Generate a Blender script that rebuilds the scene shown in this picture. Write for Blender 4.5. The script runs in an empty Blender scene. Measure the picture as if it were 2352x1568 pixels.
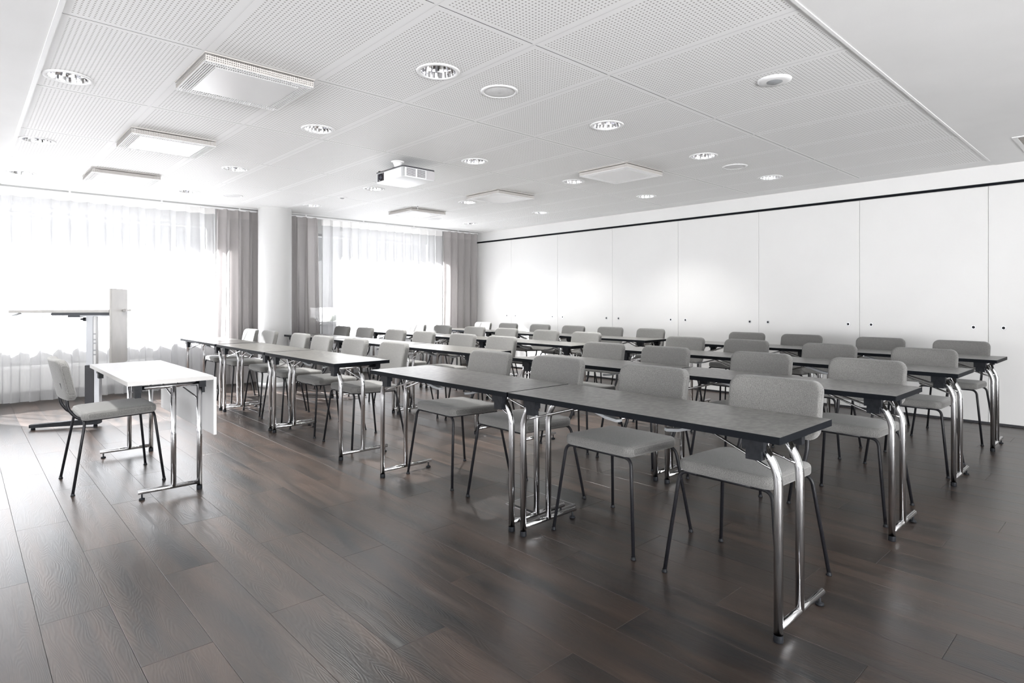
import bpy, bmesh, math, random
from mathutils import Vector, Matrix
random.seed(7)
R = math.radians; PI = math.pi
sc = bpy.context.scene
COL = sc.collection

# ------------------------------------------------------------------ camera
cam_d = bpy.data.cameras.new('camera'); cam = bpy.data.objects.new('camera', cam_d); COL.objects.link(cam)
cam.location = (0, 0, 1.211); cam.rotation_euler = (R(90), 0, R(-42.713))
cam_d.sensor_width = 36; cam_d.lens = 1375.74/2352*36; cam_d.shift_y = -(784-692.94)/2352
cam_d.clip_start = 0.05; cam_d.clip_end = 2000
sc.camera = cam
# ------------------------------------------------------------------ colour management, sky, sun
sc.view_settings.view_transform = 'Standard'; sc.view_settings.look = 'None'
sc.view_settings.gamma = 1; sc.view_settings.use_curve_mapping = False
sc.view_settings.exposure = 0.0
SKY = 0.50; SUN = 114.0
w = bpy.data.worlds.new('sky'); sc.world = w; w.use_nodes = True
nt = w.node_tree; bg = nt.nodes['Background']; bg.inputs[1].default_value = SKY
tc = nt.nodes.new('ShaderNodeTexCoord'); sx = nt.nodes.new('ShaderNodeSeparateXYZ'); rp = nt.nodes.new('ShaderNodeValToRGB')
nt.links.new(tc.outputs['Generated'], sx.inputs[0]); nt.links.new(sx.outputs[2], rp.inputs[0]); nt.links.new(rp.outputs[0], bg.inputs[0])
rp.color_ramp.elements[0].position = 0.0; rp.color_ramp.elements[0].color = (1.0, .985, .96, 1)
rp.color_ramp.elements[1].position = 0.55; rp.color_ramp.elements[1].color = (.80, .89, 1.0, 1)
e = rp.color_ramp.elements.new(0.06); e.color = (.97, .985, 1.0, 1)
sun_d = bpy.data.lights.new('sun', 'SUN'); sun_d.energy = SUN; sun_d.angle = R(.8); sun_d.color = (.975, .985, 1)
sun = bpy.data.objects.new('sun', sun_d); COL.objects.link(sun); sun.location = (-6, 20, 14)
sun.rotation_euler = Vector((.6, -1, -.86)).to_track_quat('-Z', 'Y').to_euler()
DOWN = 38.0   # watts per downlight
FILL = 44.0   # daylight radiance, added behind made-up rear and left windows, one lamp per opening
ADDED_REAR_OPEN = ((-3.2, -.4), (.2, 3.0)); ADDED_LEFT_OPEN = ((-3.6, -.8), (1.8, 4.6), (5.2, 8.0)); YB = -5.2; XL = -4.8
for k, (a, b) in enumerate(ADDED_REAR_OPEN+ADDED_LEFT_OPEN):
    ld = bpy.data.lights.new('fill_lamp', 'AREA'); ld.shape = 'RECTANGLE'; ld.size = b-a-.1; ld.size_y = 1.7; ld.energy = (1.25 if k < 2 else .17)*FILL*math.pi*(b-a-.1)*1.7
    ld.color = (.985, .99, 1)
    lo = bpy.data.objects.new('fill_lamp', ld); COL.objects.link(lo)
    if k < 2: lo.location = ((a+b)/2, YB-.3, .8); lo.rotation_euler = (R(128), 0, 0)
    else: lo.location = (XL-.3, (a+b)/2, 1.3); lo.rotation_euler = (R(92), 0, R(-90))
sc.cycles.use_denoising = True
sc.cycles.max_bounces = 14; sc.cycles.diffuse_bounces = 7; sc.cycles.glossy_bounces = 5
sc.cycles.transparent_max_bounces = 24; sc.cycles.transmission_bounces = 8
sc.cycles.sample_clamp_indirect = 12

# ------------------------------------------------------------------ materials
def mat(name, col=(.8, .8, .8), rough=.5, metal=0, spec=.5, **kw):
    m = bpy.data.materials.new(name); m.use_nodes = True
    b = m.node_tree.nodes['Principled BSDF']
    b.inputs['Base Color'].default_value = (*col, 1); b.inputs['Roughness'].default_value = rough
    b.inputs['Metallic'].default_value = metal; b.inputs['Specular IOR Level'].default_value = spec
    for k, v in kw.items(): b.inputs[k.replace('_', ' ')].default_value = v
    return m
def N(m, t, **kw):
    n = m.node_tree.nodes.new('ShaderNode' + t)
    for k, v in kw.items(): setattr(n, k, v)
    return n
def L(m, a, b): m.node_tree.links.new(a, b)
def math_n(m, op, a, b=None, c=None):
    n = N(m, 'Math', operation=op)
    for i, v in enumerate((a, b, c)):
        if v is None: continue
        if isinstance(v, (int, float)): n.inputs[i].default_value = v
        else: L(m, v, n.inputs[i])
    return n.outputs[0]
def noise_mat(name, c1, c2, scale, rough, bump=0, detail=3, stretch=(1, 1, 1), spec=.5, p0=.35, p1=.65, bscale=None, dist=.002, metal=0):
    m = mat(name, c1, rough, metal, spec); b = m.node_tree.nodes['Principled BSDF']
    t = N(m, 'TexCoord'); mp = N(m, 'Mapping'); mp.inputs[3].default_value = stretch
    n = N(m, 'TexNoise'); n.inputs['Scale'].default_value = scale; n.inputs['Detail'].default_value = detail
    r = N(m, 'ValToRGB'); r.color_ramp.elements[0].position = p0; r.color_ramp.elements[1].position = p1
    r.color_ramp.elements[0].color = (*c1, 1); r.color_ramp.elements[1].color = (*c2, 1)
    L(m, t.outputs['Object'], mp.inputs[0]); L(m, mp.outputs[0], n.inputs[0]); L(m, n.outputs[0], r.inputs[0]); L(m, r.outputs[0], b.inputs['Base Color'])
    if bump:
        n2 = N(m, 'TexNoise'); n2.inputs['Scale'].default_value = bscale or scale; n2.inputs['Detail'].default_value = 3
        L(m, mp.outputs[0], n2.inputs[0])
        bp = N(m, 'Bump'); bp.inputs['Strength'].default_value = bump; bp.inputs['Distance'].default_value = dist
        L(m, n2.outputs[0], bp.inputs['Height']); L(m, bp.outputs[0], b.inputs['Normal'])
    return m

WHITE = noise_mat('white_paint', (.83, .83, .815), (.85, .85, .835), 3, .6)
PLASTER = noise_mat('ceiling_plaster', (.74, .74, .735), (.77, .77, .765), 2, .7)
PANELW = noise_mat('partition_laminate', (.60, .597, .588), (.62, .617, .608), 1.2, .35)
BARW = mat('white_metal_bar', (.76, .76, .76), .5, 0, .3)
DARKGAP = mat('dark_gap', (.03, .03, .035), .6)
VOIDM = mat('ceiling_void', (.12, .12, .12), .8)
CHROME = mat('chrome', (.66, .66, .67), .10, 1)
STEEL = mat('satin_steel', (.55, .55, .56), .28, 1)
ALU = mat('brushed_aluminium', (.55, .56, .57), .35, 1)
BLACK = noise_mat('black_plastic', (.008, .009, .011), (.014, .015, .018), 60, .5, spec=.15)
BLKMET = noise_mat('black_powder_coat', (.006, .006, .008), (.011, .011, .013), 200, .42, spec=.25)
GREYPL = mat('grey_plastic', (.28, .29, .30), .4)
SILVERPNT = mat('silver_paint', (.42, .43, .45), .35, .3)
DESKW = mat('white_laminate', (.25, .25, .26), .5, 0, .25)
DESKE = mat('white_edge_band', (.42, .41, .40), .4)
LAM = noise_mat('dark_stone_laminate', (.045, .044, .040), (.125, .121, .111), 34, .30, 0, 9, (1, 1.5, 1), .45, .36, .64, 120, .0006)
EDGE = mat('black_edge_band', (.006, .007, .009), .55, 0, .06)
LECW = noise_mat('lectern_laminate', (.25, .245, .235), (.28, .27, .26), 5, .4)
RADW = mat('radiator_enamel', (.80, .80, .79), .35)
SPKM = noise_mat('speaker_mesh', (.58, .58, .58), (.70, .70, .70), 260, .7)
LENSM = mat('lens_glass', (.02, .02, .03), .05)
GROUND = noise_mat('far_ground', (.24, .24, .24), (.36, .36, .36), .02, .9)
TREE = noise_mat('far_trees', (.10, .13, .09), (.17, .19, .14), .15, .9)

# woven two-tone wool
FAB = mat('grey_wool_weave', (.3, .3, .29), .92, 0, .15, Sheen_Weight=.25)
def _f(m):
    b = m.node_tree.nodes['Principled BSDF']; t = N(m, 'TexCoord')
    sp = N(m, 'SeparateXYZ'); L(m, t.outputs['Object'], sp.inputs[0]); K = 2*PI/.0074
    n = N(m, 'TexNoise'); n.inputs['Scale'].default_value = 420; n.inputs['Detail'].default_value = 2
    n0 = N(m, 'TexNoise'); n0.inputs['Scale'].default_value = 60; n0.inputs['Detail'].default_value = 2
    L(m, t.outputs['Object'], n.inputs[0]); L(m, t.outputs['Object'], n0.inputs[0])
    wob = math_n(m, 'MULTIPLY', n0.outputs[0], 3.5); xz = math_n(m, 'ADD', sp.outputs[0], sp.outputs[2])
    s1 = math_n(m, 'SINE', math_n(m, 'ADD', math_n(m, 'MULTIPLY', math_n(m, 'ADD', sp.outputs[1], xz), K), wob))
    s2 = math_n(m, 'SINE', math_n(m, 'SUBTRACT', math_n(m, 'MULTIPLY', math_n(m, 'SUBTRACT', sp.outputs[1], xz), K), wob))
    wv = math_n(m, 'MULTIPLY_ADD', math_n(m, 'MULTIPLY', s1, s2), .15, .26)
    mx = math_n(m, 'ADD', wv, math_n(m, 'MULTIPLY', n.outputs[0], .70))
    r = N(m, 'ValToRGB'); r.color_ramp.elements[0].position = .38; r.color_ramp.elements[1].position = .86
    r.color_ramp.elements[0].color = (.042, .041, .039, 1); r.color_ramp.elements[1].color = (.24, .237, .228, 1)
    L(m, mx, r.inputs[0]); L(m, r.outputs[0], b.inputs['Base Color'])
    bp = N(m, 'Bump'); bp.inputs['Strength'].default_value = .5; bp.inputs['Distance'].default_value = .0012
    L(m, mx, bp.inputs['Height']); L(m, bp.outputs[0], b.inputs['Normal'])
_f(FAB)

# oak-look floor planks: per-plank tone, streaks, ring figure in the embossing
WOOD = mat('dark_oak_plank', (.05, .04, .035), .3, 0, 1.0)
def _w(m):
    b = m.node_tree.nodes['Principled BSDF']; t = N(m, 'TexCoord'); oi = N(m, 'ObjectInfo')
    off = N(m, 'CombineXYZ'); L(m, math_n(m, 'MULTIPLY', oi.outputs['Random'], 37.0), off.inputs[0]); L(m, math_n(m, 'MULTIPLY', oi.outputs['Random'], 91.0), off.inputs[1])
    ad = N(m, 'VectorMath', operation='ADD'); L(m, t.outputs['Object'], ad.inputs[0]); L(m, off.outputs[0], ad.inputs[1])
    mp = N(m, 'Mapping'); mp.inputs[3].default_value = (9, .9, 1); L(m, ad.outputs[0], mp.inputs[0])
    n1 = N(m, 'TexNoise'); n1.inputs['Scale'].default_value = 1.1; n1.inputs['Detail'].default_value = 5; n1.inputs['Distortion'].default_value = .6; L(m, mp.outputs[0], n1.inputs[0])
    mp2 = N(m, 'Mapping'); mp2.inputs[3].default_value = (120, 5, 1); L(m, ad.outputs[0], mp2.inputs[0])
    n2 = N(m, 'TexNoise'); n2.inputs['Scale'].default_value = 2; n2.inputs['Detail'].default_value = 3; L(m, mp2.outputs[0], n2.inputs[0])
    s = math_n(m, 'ADD', math_n(m, 'MULTIPLY', n1.outputs[0], .8), math_n(m, 'MULTIPLY', n2.outputs[0], .2))
    s = math_n(m, 'ADD', s, math_n(m, 'MULTIPLY', math_n(m, 'SUBTRACT', oi.outputs['Random'], .5), .10))
    r = N(m, 'ValToRGB'); els = r.color_ramp.elements
    els[0].position = .33; els[0].color = (.012, .0125, .0135, 1); els[1].position = .72; els[1].color = (.072, .047, .035, 1)
    x = els.new(.5); x.color = (.032, .0225, .0175, 1)
    L(m, s, r.inputs[0]); L(m, r.outputs[0], b.inputs['Base Color'])
    # cathedral figure: rings stretched along the plank
    mp3 = N(m, 'Mapping'); mp3.inputs[3].default_value = (10, 1.3, 1); L(m, ad.outputs[0], mp3.inputs[0])
    n3 = N(m, 'TexNoise'); n3.inputs['Scale'].default_value = .9; n3.inputs['Detail'].default_value = 2.5; n3.inputs['Roughness'].default_value = .4; L(m, mp3.outputs[0], n3.inputs[0])
    ring = math_n(m, 'SINE', math_n(m, 'MULTIPLY', n3.outputs[0], 250.0))
    h = math_n(m, 'ADD', math_n(m, 'MULTIPLY', ring, .5), math_n(m, 'MULTIPLY', n2.outputs[0], 1.2))
    bp = N(m, 'Bump'); bp.inputs['Strength'].default_value = .26; bp.inputs['Distance'].default_value = .0008
    L(m, h, bp.inputs['Height']); L(m, bp.outputs[0], b.inputs['Normal'])
    rr = N(m, 'MapRange'); rr.inputs[3].default_value = .25; rr.inputs[4].default_value = .36; L(m, n1.outputs[0], rr.inputs[0]); L(m, rr.outputs[0], b.inputs['Roughness'])
_w(WOOD)

def perforated(name, hx, hy, pitch=.0212):
    m = mat(name, (.80, .80, .795), .6); b = m.node_tree.nodes['Principled BSDF']
    t = N(m, 'TexCoord'); s = N(m, 'SeparateXYZ'); L(m, t.outputs['Object'], s.inputs[0])
    d = []; ins = None
    for k, h in ((0, hx), (1, hy)):
        o = s.outputs[k]
        f = math_n(m, 'SUBTRACT', math_n(m, 'FRACT', math_n(m, 'ADD', math_n(m, 'DIVIDE', o, pitch), 200.0)), .5)
        d.append(math_n(m, 'MULTIPLY', f, f))
        q = math_n(m, 'LESS_THAN', math_n(m, 'ABSOLUTE', o), h)
        ins = q if ins is None else math_n(m, 'MULTIPLY', ins, q)
    dd = math_n(m, 'SQRT', math_n(m, 'ADD', d[0], d[1]))
    hole = math_n(m, 'MULTIPLY', math_n(m, 'LESS_THAN', dd, .22), ins)
    mx = N(m, 'MixRGB'); mx.inputs[1].default_value = (.80, .80, .795, 1); mx.inputs[2].default_value = (.34, .33, .32, 1)
    L(m, hole, mx.inputs[0]); L(m, mx.outputs[0], b.inputs['Base Color'])
    return m

def cloth(name, col, transp, transl, rough=1):
    m = bpy.data.materials.new(name); m.use_nodes = True; nt = m.node_tree; nt.nodes.clear()
    out = N(m, 'OutputMaterial'); tr = N(m, 'BsdfTransparent'); tl = N(m, 'BsdfTranslucent'); df = N(m, 'BsdfDiffuse')
    tl.inputs[0].default_value = (*col, 1); df.inputs[0].default_value = (*col, 1)
    a = N(m, 'MixShader'); a.inputs[0].default_value = transl; L(m, df.outputs[0], a.inputs[1]); L(m, tl.outputs[0], a.inputs[2])
    b = N(m, 'MixShader'); L(m, a.outputs[0], b.inputs[2]); L(m, tr.outputs[0], b.inputs[1])
    t = N(m, 'TexCoord'); mp = N(m, 'Mapping'); mp.inputs[3].default_value = (400, 400, 12); n = N(m, 'TexNoise'); n.inputs['Scale'].default_value = 1
    L(m, t.outputs['Object'], mp.inputs[0]); L(m, mp.outputs[0], n.inputs[0])
    f = math_n(m, 'ADD', 1 - transp - .06, math_n(m, 'MULTIPLY', n.outputs[0], .12))
    L(m, f, b.inputs[0]); L(m, b.outputs[0], out.inputs[0])
    return m
SHEER = cloth('sheer_voile', (.62, .62, .625), .36, .72)
SHTAPE = cloth('sheer_heading_tape', (.80, .79, .78), .10, .5)
GREYC = cloth('grey_curtain_cloth', (.46, .44, .435), .05, .45)
GREYT = cloth('grey_heading_tape', (.46, .44, .435), .01, .3)

GLASS = bpy.data.materials.new('window_glass'); GLASS.use_nodes = True
def _g(m):
    m.node_tree.nodes.clear(); out = N(m, 'OutputMaterial'); t = N(m, 'BsdfTransparent'); g = N(m, 'BsdfGlossy'); g.inputs['Roughness'].default_value = .02
    t.inputs[0].default_value = (.95, .95, .955, 1); mx = N(m, 'MixShader'); mx.inputs[0].default_value = .06
    L(m, t.outputs[0], mx.inputs[1]); L(m, g.outputs[0], mx.inputs[2]); L(m, mx.outputs[0], out.inputs[0])
_g(GLASS)

# ------------------------------------------------------------------ mesh helpers
class M:
    def __init__(s): s.v = []; s.f = []; s.m = []; s.s = []
    def add(s, vs, fs, mi=0, smooth=False):
        o = len(s.v); s.v += [tuple(x) for x in vs]
        for f in fs: s.f.append([i+o for i in f]); s.m.append(mi); s.s.append(smooth)
        return s
    def box(s, a, b, mi=0):
        x0, y0, z0 = a; x1, y1, z1 = b
        return s.add([(x0,y0,z0),(x1,y0,z0),(x1,y1,z0),(x0,y1,z0),(x0,y0,z1),(x1,y0,z1),(x1,y1,z1),(x0,y1,z1)],
                     [(0,3,2,1),(4,5,6,7),(0,1,5,4),(1,2,6,5),(2,3,7,6),(3,0,4,7)], mi)
    def tube(s, pts, r, n=10, mi=0, caps=True, closed=False):
        P = [Vector(p) for p in pts]; k = len(P); vs = []; fs = []
        up = None
        for i in range(k):
            if closed: d = P[(i+1) % k]-P[i-1]
            else: d = P[min(i+1, k-1)]-P[max(i-1, 0)]
            d.normalize()
            if up is None:
                up = Vector((0,0,1)) if abs(d.z) < .9 else Vector((1,0,0))
            a = (up - d*up.dot(d)).normalized(); b = d.cross(a); up = a
            rr = r[i] if isinstance(r, (list, tuple)) else r
            for j in range(n):
                t = 2*PI*j/n; vs.append(P[i]+a*math.cos(t)*rr+b*math.sin(t)*rr)
        for i in range(k if closed else k-1):
            for j in range(n):
                a0 = i*n+j; a1 = i*n+(j+1) % n; b0 = ((i+1) % k)*n+j; b1 = ((i+1) % k)*n+(j+1) % n
                fs.append((a0, a1, b1, b0))
        s.add(vs, fs, mi, True)
        if caps and not closed:
            o = len(s.v)-len(vs); s.f.append([o+j for j in range(n)][::-1]); s.f.append([o+(k-1)*n+j for j in range(n)]); s.m += [mi]*2; s.s += [False]*2
        return s
    def lathe(s, prof, n=24, c=(0,0,0), mi=0, smooth=True):
        vs = []; fs = []
        for r, z in prof:
            for j in range(n):
                t = 2*PI*j/n; vs.append((c[0]+r*math.cos(t), c[1]+r*math.sin(t), c[2]+z))
        for i in range(len(prof)-1):
            for j in range(n):
                fs.append((i*n+j, i*n+(j+1) % n, (i+1)*n+(j+1) % n, (i+1)*n+j))
        if prof[0][0] > 1e-6: pass
        return s.add(vs, fs, mi, smooth)
    def disc(s, r, z, n=24, c=(0,0), mi=0):
        return s.add([(c[0]+r*math.cos(2*PI*j/n), c[1]+r*math.sin(2*PI*j/n), z) for j in range(n)], [tuple(range(n))], mi)
    def bm(s, bm, mi=0, smooth=True):
        bm.verts.ensure_lookup_table(); bm.faces.ensure_lookup_table()
        s.add([v.co[:] for v in bm.verts], [[v.index for v in f.verts] for f in bm.faces], mi, smooth); bm.free(); return s
    def mesh(s, name, mats):
        me = bpy.data.meshes.new(name); me.from_pydata(s.v, [], s.f)
        for x in (mats if isinstance(mats, (list, tuple)) else [mats]): me.materials.append(x)
        me.polygons.foreach_set('material_index', s.m); me.polygons.foreach_set('use_smooth', s.s); me.update()
        return me
def fillet(pts, r, n=6):
    P = [Vector(p) for p in pts]; out = [P[0]]
    for i in range(1, len(P)-1):
        a = (P[i-1]-P[i]); b = (P[i+1]-P[i]); t = min(r, a.length*.49, b.length*.49)
        p0 = P[i]+a.normalized()*t; p1 = P[i]+b.normalized()*t
        for k in range(n+1):
            u = k/n; out.append(p0*(1-u)**2+P[i]*2*u*(1-u)+p1*u*u)
    out.append(P[-1]); return out
def obj(name, me, parent=None, loc=(0,0,0), rot=(0,0,0)):
    o = bpy.data.objects.new(name, me); COL.objects.link(o); o.location = loc; o.rotation_euler = rot
    if parent: o.parent = parent
    return o
def empty(name, loc=(0,0,0), rz=0):
    o = bpy.data.objects.new(name, None); COL.objects.link(o); o.location = loc; o.rotation_euler = (0,0,rz); o.empty_display_size = .1; return o
def tag(o, label=None, cat=None, group=None, kind=None):
    if label: o['label'] = label
    if cat: o['category'] = cat
    if group: o['group'] = group
    if kind: o['kind'] = kind
    return o
def copy_tree(o, parent=None):
    c = o.copy(); COL.objects.link(c); c.parent = parent
    for ch in list(KIDS.get(o.name, [])): copy_tree(ch, c)
    return c
KIDS = {}
def index_kids():
    KIDS.clear()
    for o in COL.objects:
        if o.parent: KIDS.setdefault(o.parent.name, []).append(o)
def rbox(sx, sy, sz, rv, re, segv=5, sege=3, cuts=()):
    """box centred on origin, vertical corners rounded rv, horizontal edges rounded re, extra cuts [(axis, pos)]"""
    bm = bmesh.new(); bmesh.ops.create_cube(bm, size=1)
    for v in bm.verts: v.co = Vector((v.co.x*sx, v.co.y*sy, v.co.z*sz))
    if rv > 0:
        ed = [e for e in bm.edges if abs((e.verts[0].co-e.verts[1].co).z) > sz*.9]
        bmesh.ops.bevel(bm, geom=ed, offset=rv, segments=segv, affect='EDGES', profile=.5)
    if re > 0:
        ed = [e for e in bm.edges if all(abs(abs(v.co.z)-sz/2) < 1e-5 for v in e.verts) and not (len(e.link_faces) == 2 and all(abs(f.normal.z) > .9 for f in e.link_faces))]
        bmesh.ops.bevel(bm, geom=ed, offset=re, segments=sege, affect='EDGES', profile=.5)
    for ax, p in cuts:
        no = [0,0,0]; no[ax] = 1; co = [0,0,0]; co[ax] = p
        bmesh.ops.bisect_plane(bm, geom=bm.verts[:]+bm.edges[:]+bm.faces[:], plane_co=co, plane_no=no)
    bm.verts.index_update()
    return bm

def pillow(sx, sy, sz, rv, re, fn, nc=6, ne=4, ns=5, nr=5):
    """rounded slab: plan sx*sy with corner radius rv, edges rounded re, every vertex sent through fn(x, y, z)"""
    m = M(); hx, hy = sx/2, sy/2
    def outline(d):
        pts = []; rr = max(rv-d, .0005)
        cs = [(hx-rv, hy-rv, 0), (-hx+rv, hy-rv, 90), (-hx+rv, -hy+rv, 180), (hx-rv, -hy+rv, 270)]
        for q, (cx, cy, a0) in enumerate(cs):
            for i in range(nc+1):
                a = R(a0+90*i/nc); pts.append((cx+rr*math.cos(a), cy+rr*math.sin(a)))
            nx_, ny_, a1 = cs[(q+1) % 4]; a = R(a1); b0 = pts[-1]; b1 = (nx_+rr*math.cos(a), ny_+rr*math.sin(a))
            for i in range(1, ns): pts.append((b0[0]+(b1[0]-b0[0])*i/ns, b0[1]+(b1[1]-b0[1])*i/ns))
        return pts
    rings = []
    for k in range(nr): rings.append((None, 0, -sz/2, (k+1)/(nr+1)))
    prof = [(re*(1-math.sin(t)), -sz/2+re*(1-math.cos(t))) for t in [PI/2*i/ne for i in range(ne+1)]]
    prof = prof+[(d, -z) for d, z in prof[::-1]]
    base = outline(re); n = len(base); vs = []
    for k in range(nr): f = (k+1)/(nr+1); vs += [(x*f, y*f, -sz/2) for x, y in base]
    for d, z in prof: vs += [(x, y, z) for x, y in outline(d)]
    for k in range(nr): f = 1-(k+1)/(nr+1); vs += [(x*f, y*f, sz/2) for x, y in base]
    tot = len(vs)//n; vs += [(0, 0, -sz/2), (0, 0, sz/2)]
    fs = [(r*n+j, r*n+(j+1) % n, (r+1)*n+(j+1) % n, (r+1)*n+j) for r in range(tot-1) for j in range(n)]
    fs += [(tot*n, (j+1) % n, j) for j in range(n)]+[(tot*n+1, (tot-1)*n+j, (tot-1)*n+(j+1) % n) for j in range(n)]
    return m.add([fn(*v) for v in vs], fs, 0, True)

CZ = 2.558          # ceiling
XW = 7.484          # partition wall
YC = 9.10           # curtain line
YW = 9.42           # inner face of window wall
# left wall, rear wall (both outside the picture)

# ================================================================== SETTING
# ---- floor: base + planks
fl = tag(obj('floor', M().box((XL, YB, -.08), (XW+.1, YW+.1, -.006)).mesh('floor', DARKGAP)), kind='structure')
PWD, PLN = .2229, 1.2537
offs = {0: 3.323, 1: 2.847, 2: 2.291, 3: 2.993, 4: 2.348, 5: 1.810, 6: 2.630, 7: 2.080}
import numpy as np
yaw = R(42.713)
def pix(X, Y, Z):
    r = X*math.cos(yaw)-Y*math.sin(yaw); d = X*math.sin(yaw)+Y*math.cos(yaw)
    if d < .05: return None
    return 1176+1375.74*r/d, 692.94-1375.74*(Z-1.211)/d
def plank_mesh(wd, ln):
    g = .0006; b = .0007; x, y = wd/2-g, ln/2-g
    return M().add([(-x,-y,-.006),(x,-y,-.006),(x,y,-.006),(-x,y,-.006),(-x,-y,-b),(x,-y,-b),(x,y,-b),(-x,y,-b),(-x+b,-y+b,0),(x-b,-y+b,0),(x-b,y-b,0),(-x+b,y-b,0)],
        [(0,1,5,4),(1,2,6,5),(2,3,7,6),(3,0,4,7),(4,5,9,8),(5,6,10,9),(6,7,11,10),(7,4,8,11),(8,9,10,11)])
pm = {}
cand = []
k0 = int(math.floor((XL+.003)/PWD))
for k in range(-8, 34):
    x0 = -.0029+PWD*k; x1 = x0+PWD
    x0c, x1c = max(x0, XL), min(x1, XW)
    if x1c-x0c < .02: continue
    o = offs.get(k, 2.0+((k*0.437) % 1)*PLN)
    j = math.floor((YB-o)/PLN)
    while o+j*PLN < YW:
        y0, y1 = max(o+j*PLN, YB), min(o+(j+1)*PLN, YW); j += 1
        if y1-y0 < .02: continue
        area = 0
        ps = [pix(x0c+(x1c-x0c)*a, y0+(y1-y0)*b_, 0) for a in (0,.5,1) for b_ in (0,.25,.5,.75,1)]
        vis = sum(1 for p in ps if p and 0 <= p[0] <= 2352 and 0 <= p[1] <= 1568)
        d = math.hypot((x0c+x1c)/2, (y0+y1)/2)
        cand.append((-(vis > 0), d, x0c, x1c, y0, y1))
cand.sort(); rest = M()
for i, (v, d, x0, x1, y0, y1) in enumerate(cand):
    wd, ln = round(x1-x0, 4), round(y1-y0, 4)
    if (wd, ln) not in pm: pm[wd, ln] = plank_mesh(wd, ln)
    c = ((x0+x1)/2, (y0+y1)/2)
    if v and i < 298:
        if not isinstance(pm[wd, ln], bpy.types.Mesh): pm[wd, ln] = pm[wd, ln].mesh('plank', WOOD)
        obj('plank', pm[wd, ln], fl, (c[0], c[1], 0))
    else:
        q = pm[wd, ln] if not isinstance(pm[wd, ln], bpy.types.Mesh) else plank_mesh(wd, ln)
        rest.add([(a+c[0], b_+c[1], z) for a, b_, z in q.v], q.f)
tag(obj('plank', rest.mesh('plank_rest', WOOD), fl), kind='stuff')

# ---- ceiling
TX0, TP = .340, .625
TY = [1.114, 2.227, 3.477, 4.727, 5.977, 7.227, 8.477]
TX1 = TX0+TP*11
cm = M()
cm.box((XL, YB, CZ-.004), (TX0-.012, 8.955, CZ+.10)); cm.box((TX0-.012, YB, CZ-.004), (XW, TY[0]-.012, CZ+.10))
cm.box((TX1+.004, TY[0]-.012, CZ), (XW, 8.955, CZ+.10)); cm.box((TX0-.012, TY[-1]+.004, CZ), (TX1+.004, 8.955, CZ+.10))
cm.box((XL, 8.955, CZ+.085), (XW+.1, YW+.1, CZ+.2))
cm.box((XL, YB, CZ+.17), (XW+.1, 8.955, CZ+.2), 1)
ceil = tag(obj('ceiling', cm.mesh('ceiling', [PLASTER, VOIDM])), kind='structure')
gb = M().box((-.0125, 0, -.0015), (.0125, TY[-1]-TY[0], .012)).mesh('grid_bar', BARW)
for k in range(1, 11): obj('grid_bar', gb, ceil, (TX0+TP*k, TY[0], CZ+.002))
obj('edge_profile', M().box((TX0-.012, TY[0]-.012, CZ-.010), (TX0+.010, TY[-1], CZ+.02)).mesh('ep', BARW), ceil)
obj('edge_profile', M().box((TX0+.010, TY[0]-.012, CZ-.008), (TX1+.01, TY[0]+.004, CZ+.02)).mesh('ep', BARW), ceil)
obj('edge_profile', M().box((TX0+.010, 8.937, CZ-.006), (XW, 8.957, CZ+.03)).mesh('ep', BARW), ceil)
PERF = perforated('perforated_gypsum', .276, .594); PERF0 = perforated('perforated_gypsum_cut', .276, .53)
DL = [(.481, 4.450), (.481, 6.350), (.481, 8.060)] + [(x, y) for x in (2.060, 3.633, 5.056, 6.455) for y in (2.868, 4.462, 6.360, 8.050)]
DL.remove((5.056, 8.050))
DR = .107
def tile_mesh(wd, ln, mt, hole=None):
    m = M(); x, y = wd/2, ln/2; t = .018
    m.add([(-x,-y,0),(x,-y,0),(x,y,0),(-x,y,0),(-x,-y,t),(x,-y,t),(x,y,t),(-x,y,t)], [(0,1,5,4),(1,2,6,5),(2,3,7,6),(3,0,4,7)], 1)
    if not hole: m.add([(-x,-y,0),(x,-y,0),(x,y,0),(-x,y,0)], [(0,3,2,1)])
    else:
        hx, hy = hole; n = 32; vi = []; vo = []
        angs = sorted([2*PI*j/n for j in range(n)]+[math.atan2(cy-hy, cx-hx) % (2*PI) for cx in (-x,x) for cy in (-y,y)])
        for a in angs:
            c, s = math.cos(a), math.sin(a)
            tt = min([(q-hx)/c for q in (-x, x) if abs(c) > 1e-9 and (q-hx)/c > 0]+[(q-hy)/s for q in (-y, y) if abs(s) > 1e-9 and (q-hy)/s > 0])
            vi.append((hx+DR*c, hy+DR*s, 0)); vo.append((hx+tt*c, hy+tt*s, 0))
        k = len(angs); m.add(vi+vo, [(j, (j+1) % k, k+(j+1) % k, k+j) for j in range(k)])
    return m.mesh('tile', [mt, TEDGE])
TEDGE = mat('tile_side_shade', (.10, .10, .10), .8)  # dark tile sides: shade of the joints put into the colour
tcache = {}
for k in range(11):
    for j in range(6):
        x0, x1, y0, y1 = TX0+TP*k+.004, TX0+TP*(k+1)-.004, TY[j]+.0025, TY[j+1]-.0025
        cx, cy = (x0+x1)/2, (y0+y1)/2; hole = None
        for (dx, dy) in DL:
            if x0 < dx < x1 and y0 < dy < y1: hole = (round(dx-cx, 3), round(dy-cy, 3))
        key = (j == 0, hole)
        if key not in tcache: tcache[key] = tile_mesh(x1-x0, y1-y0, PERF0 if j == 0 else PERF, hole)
        obj('tile', tcache[key], ceil, (cx, cy, CZ))

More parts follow.
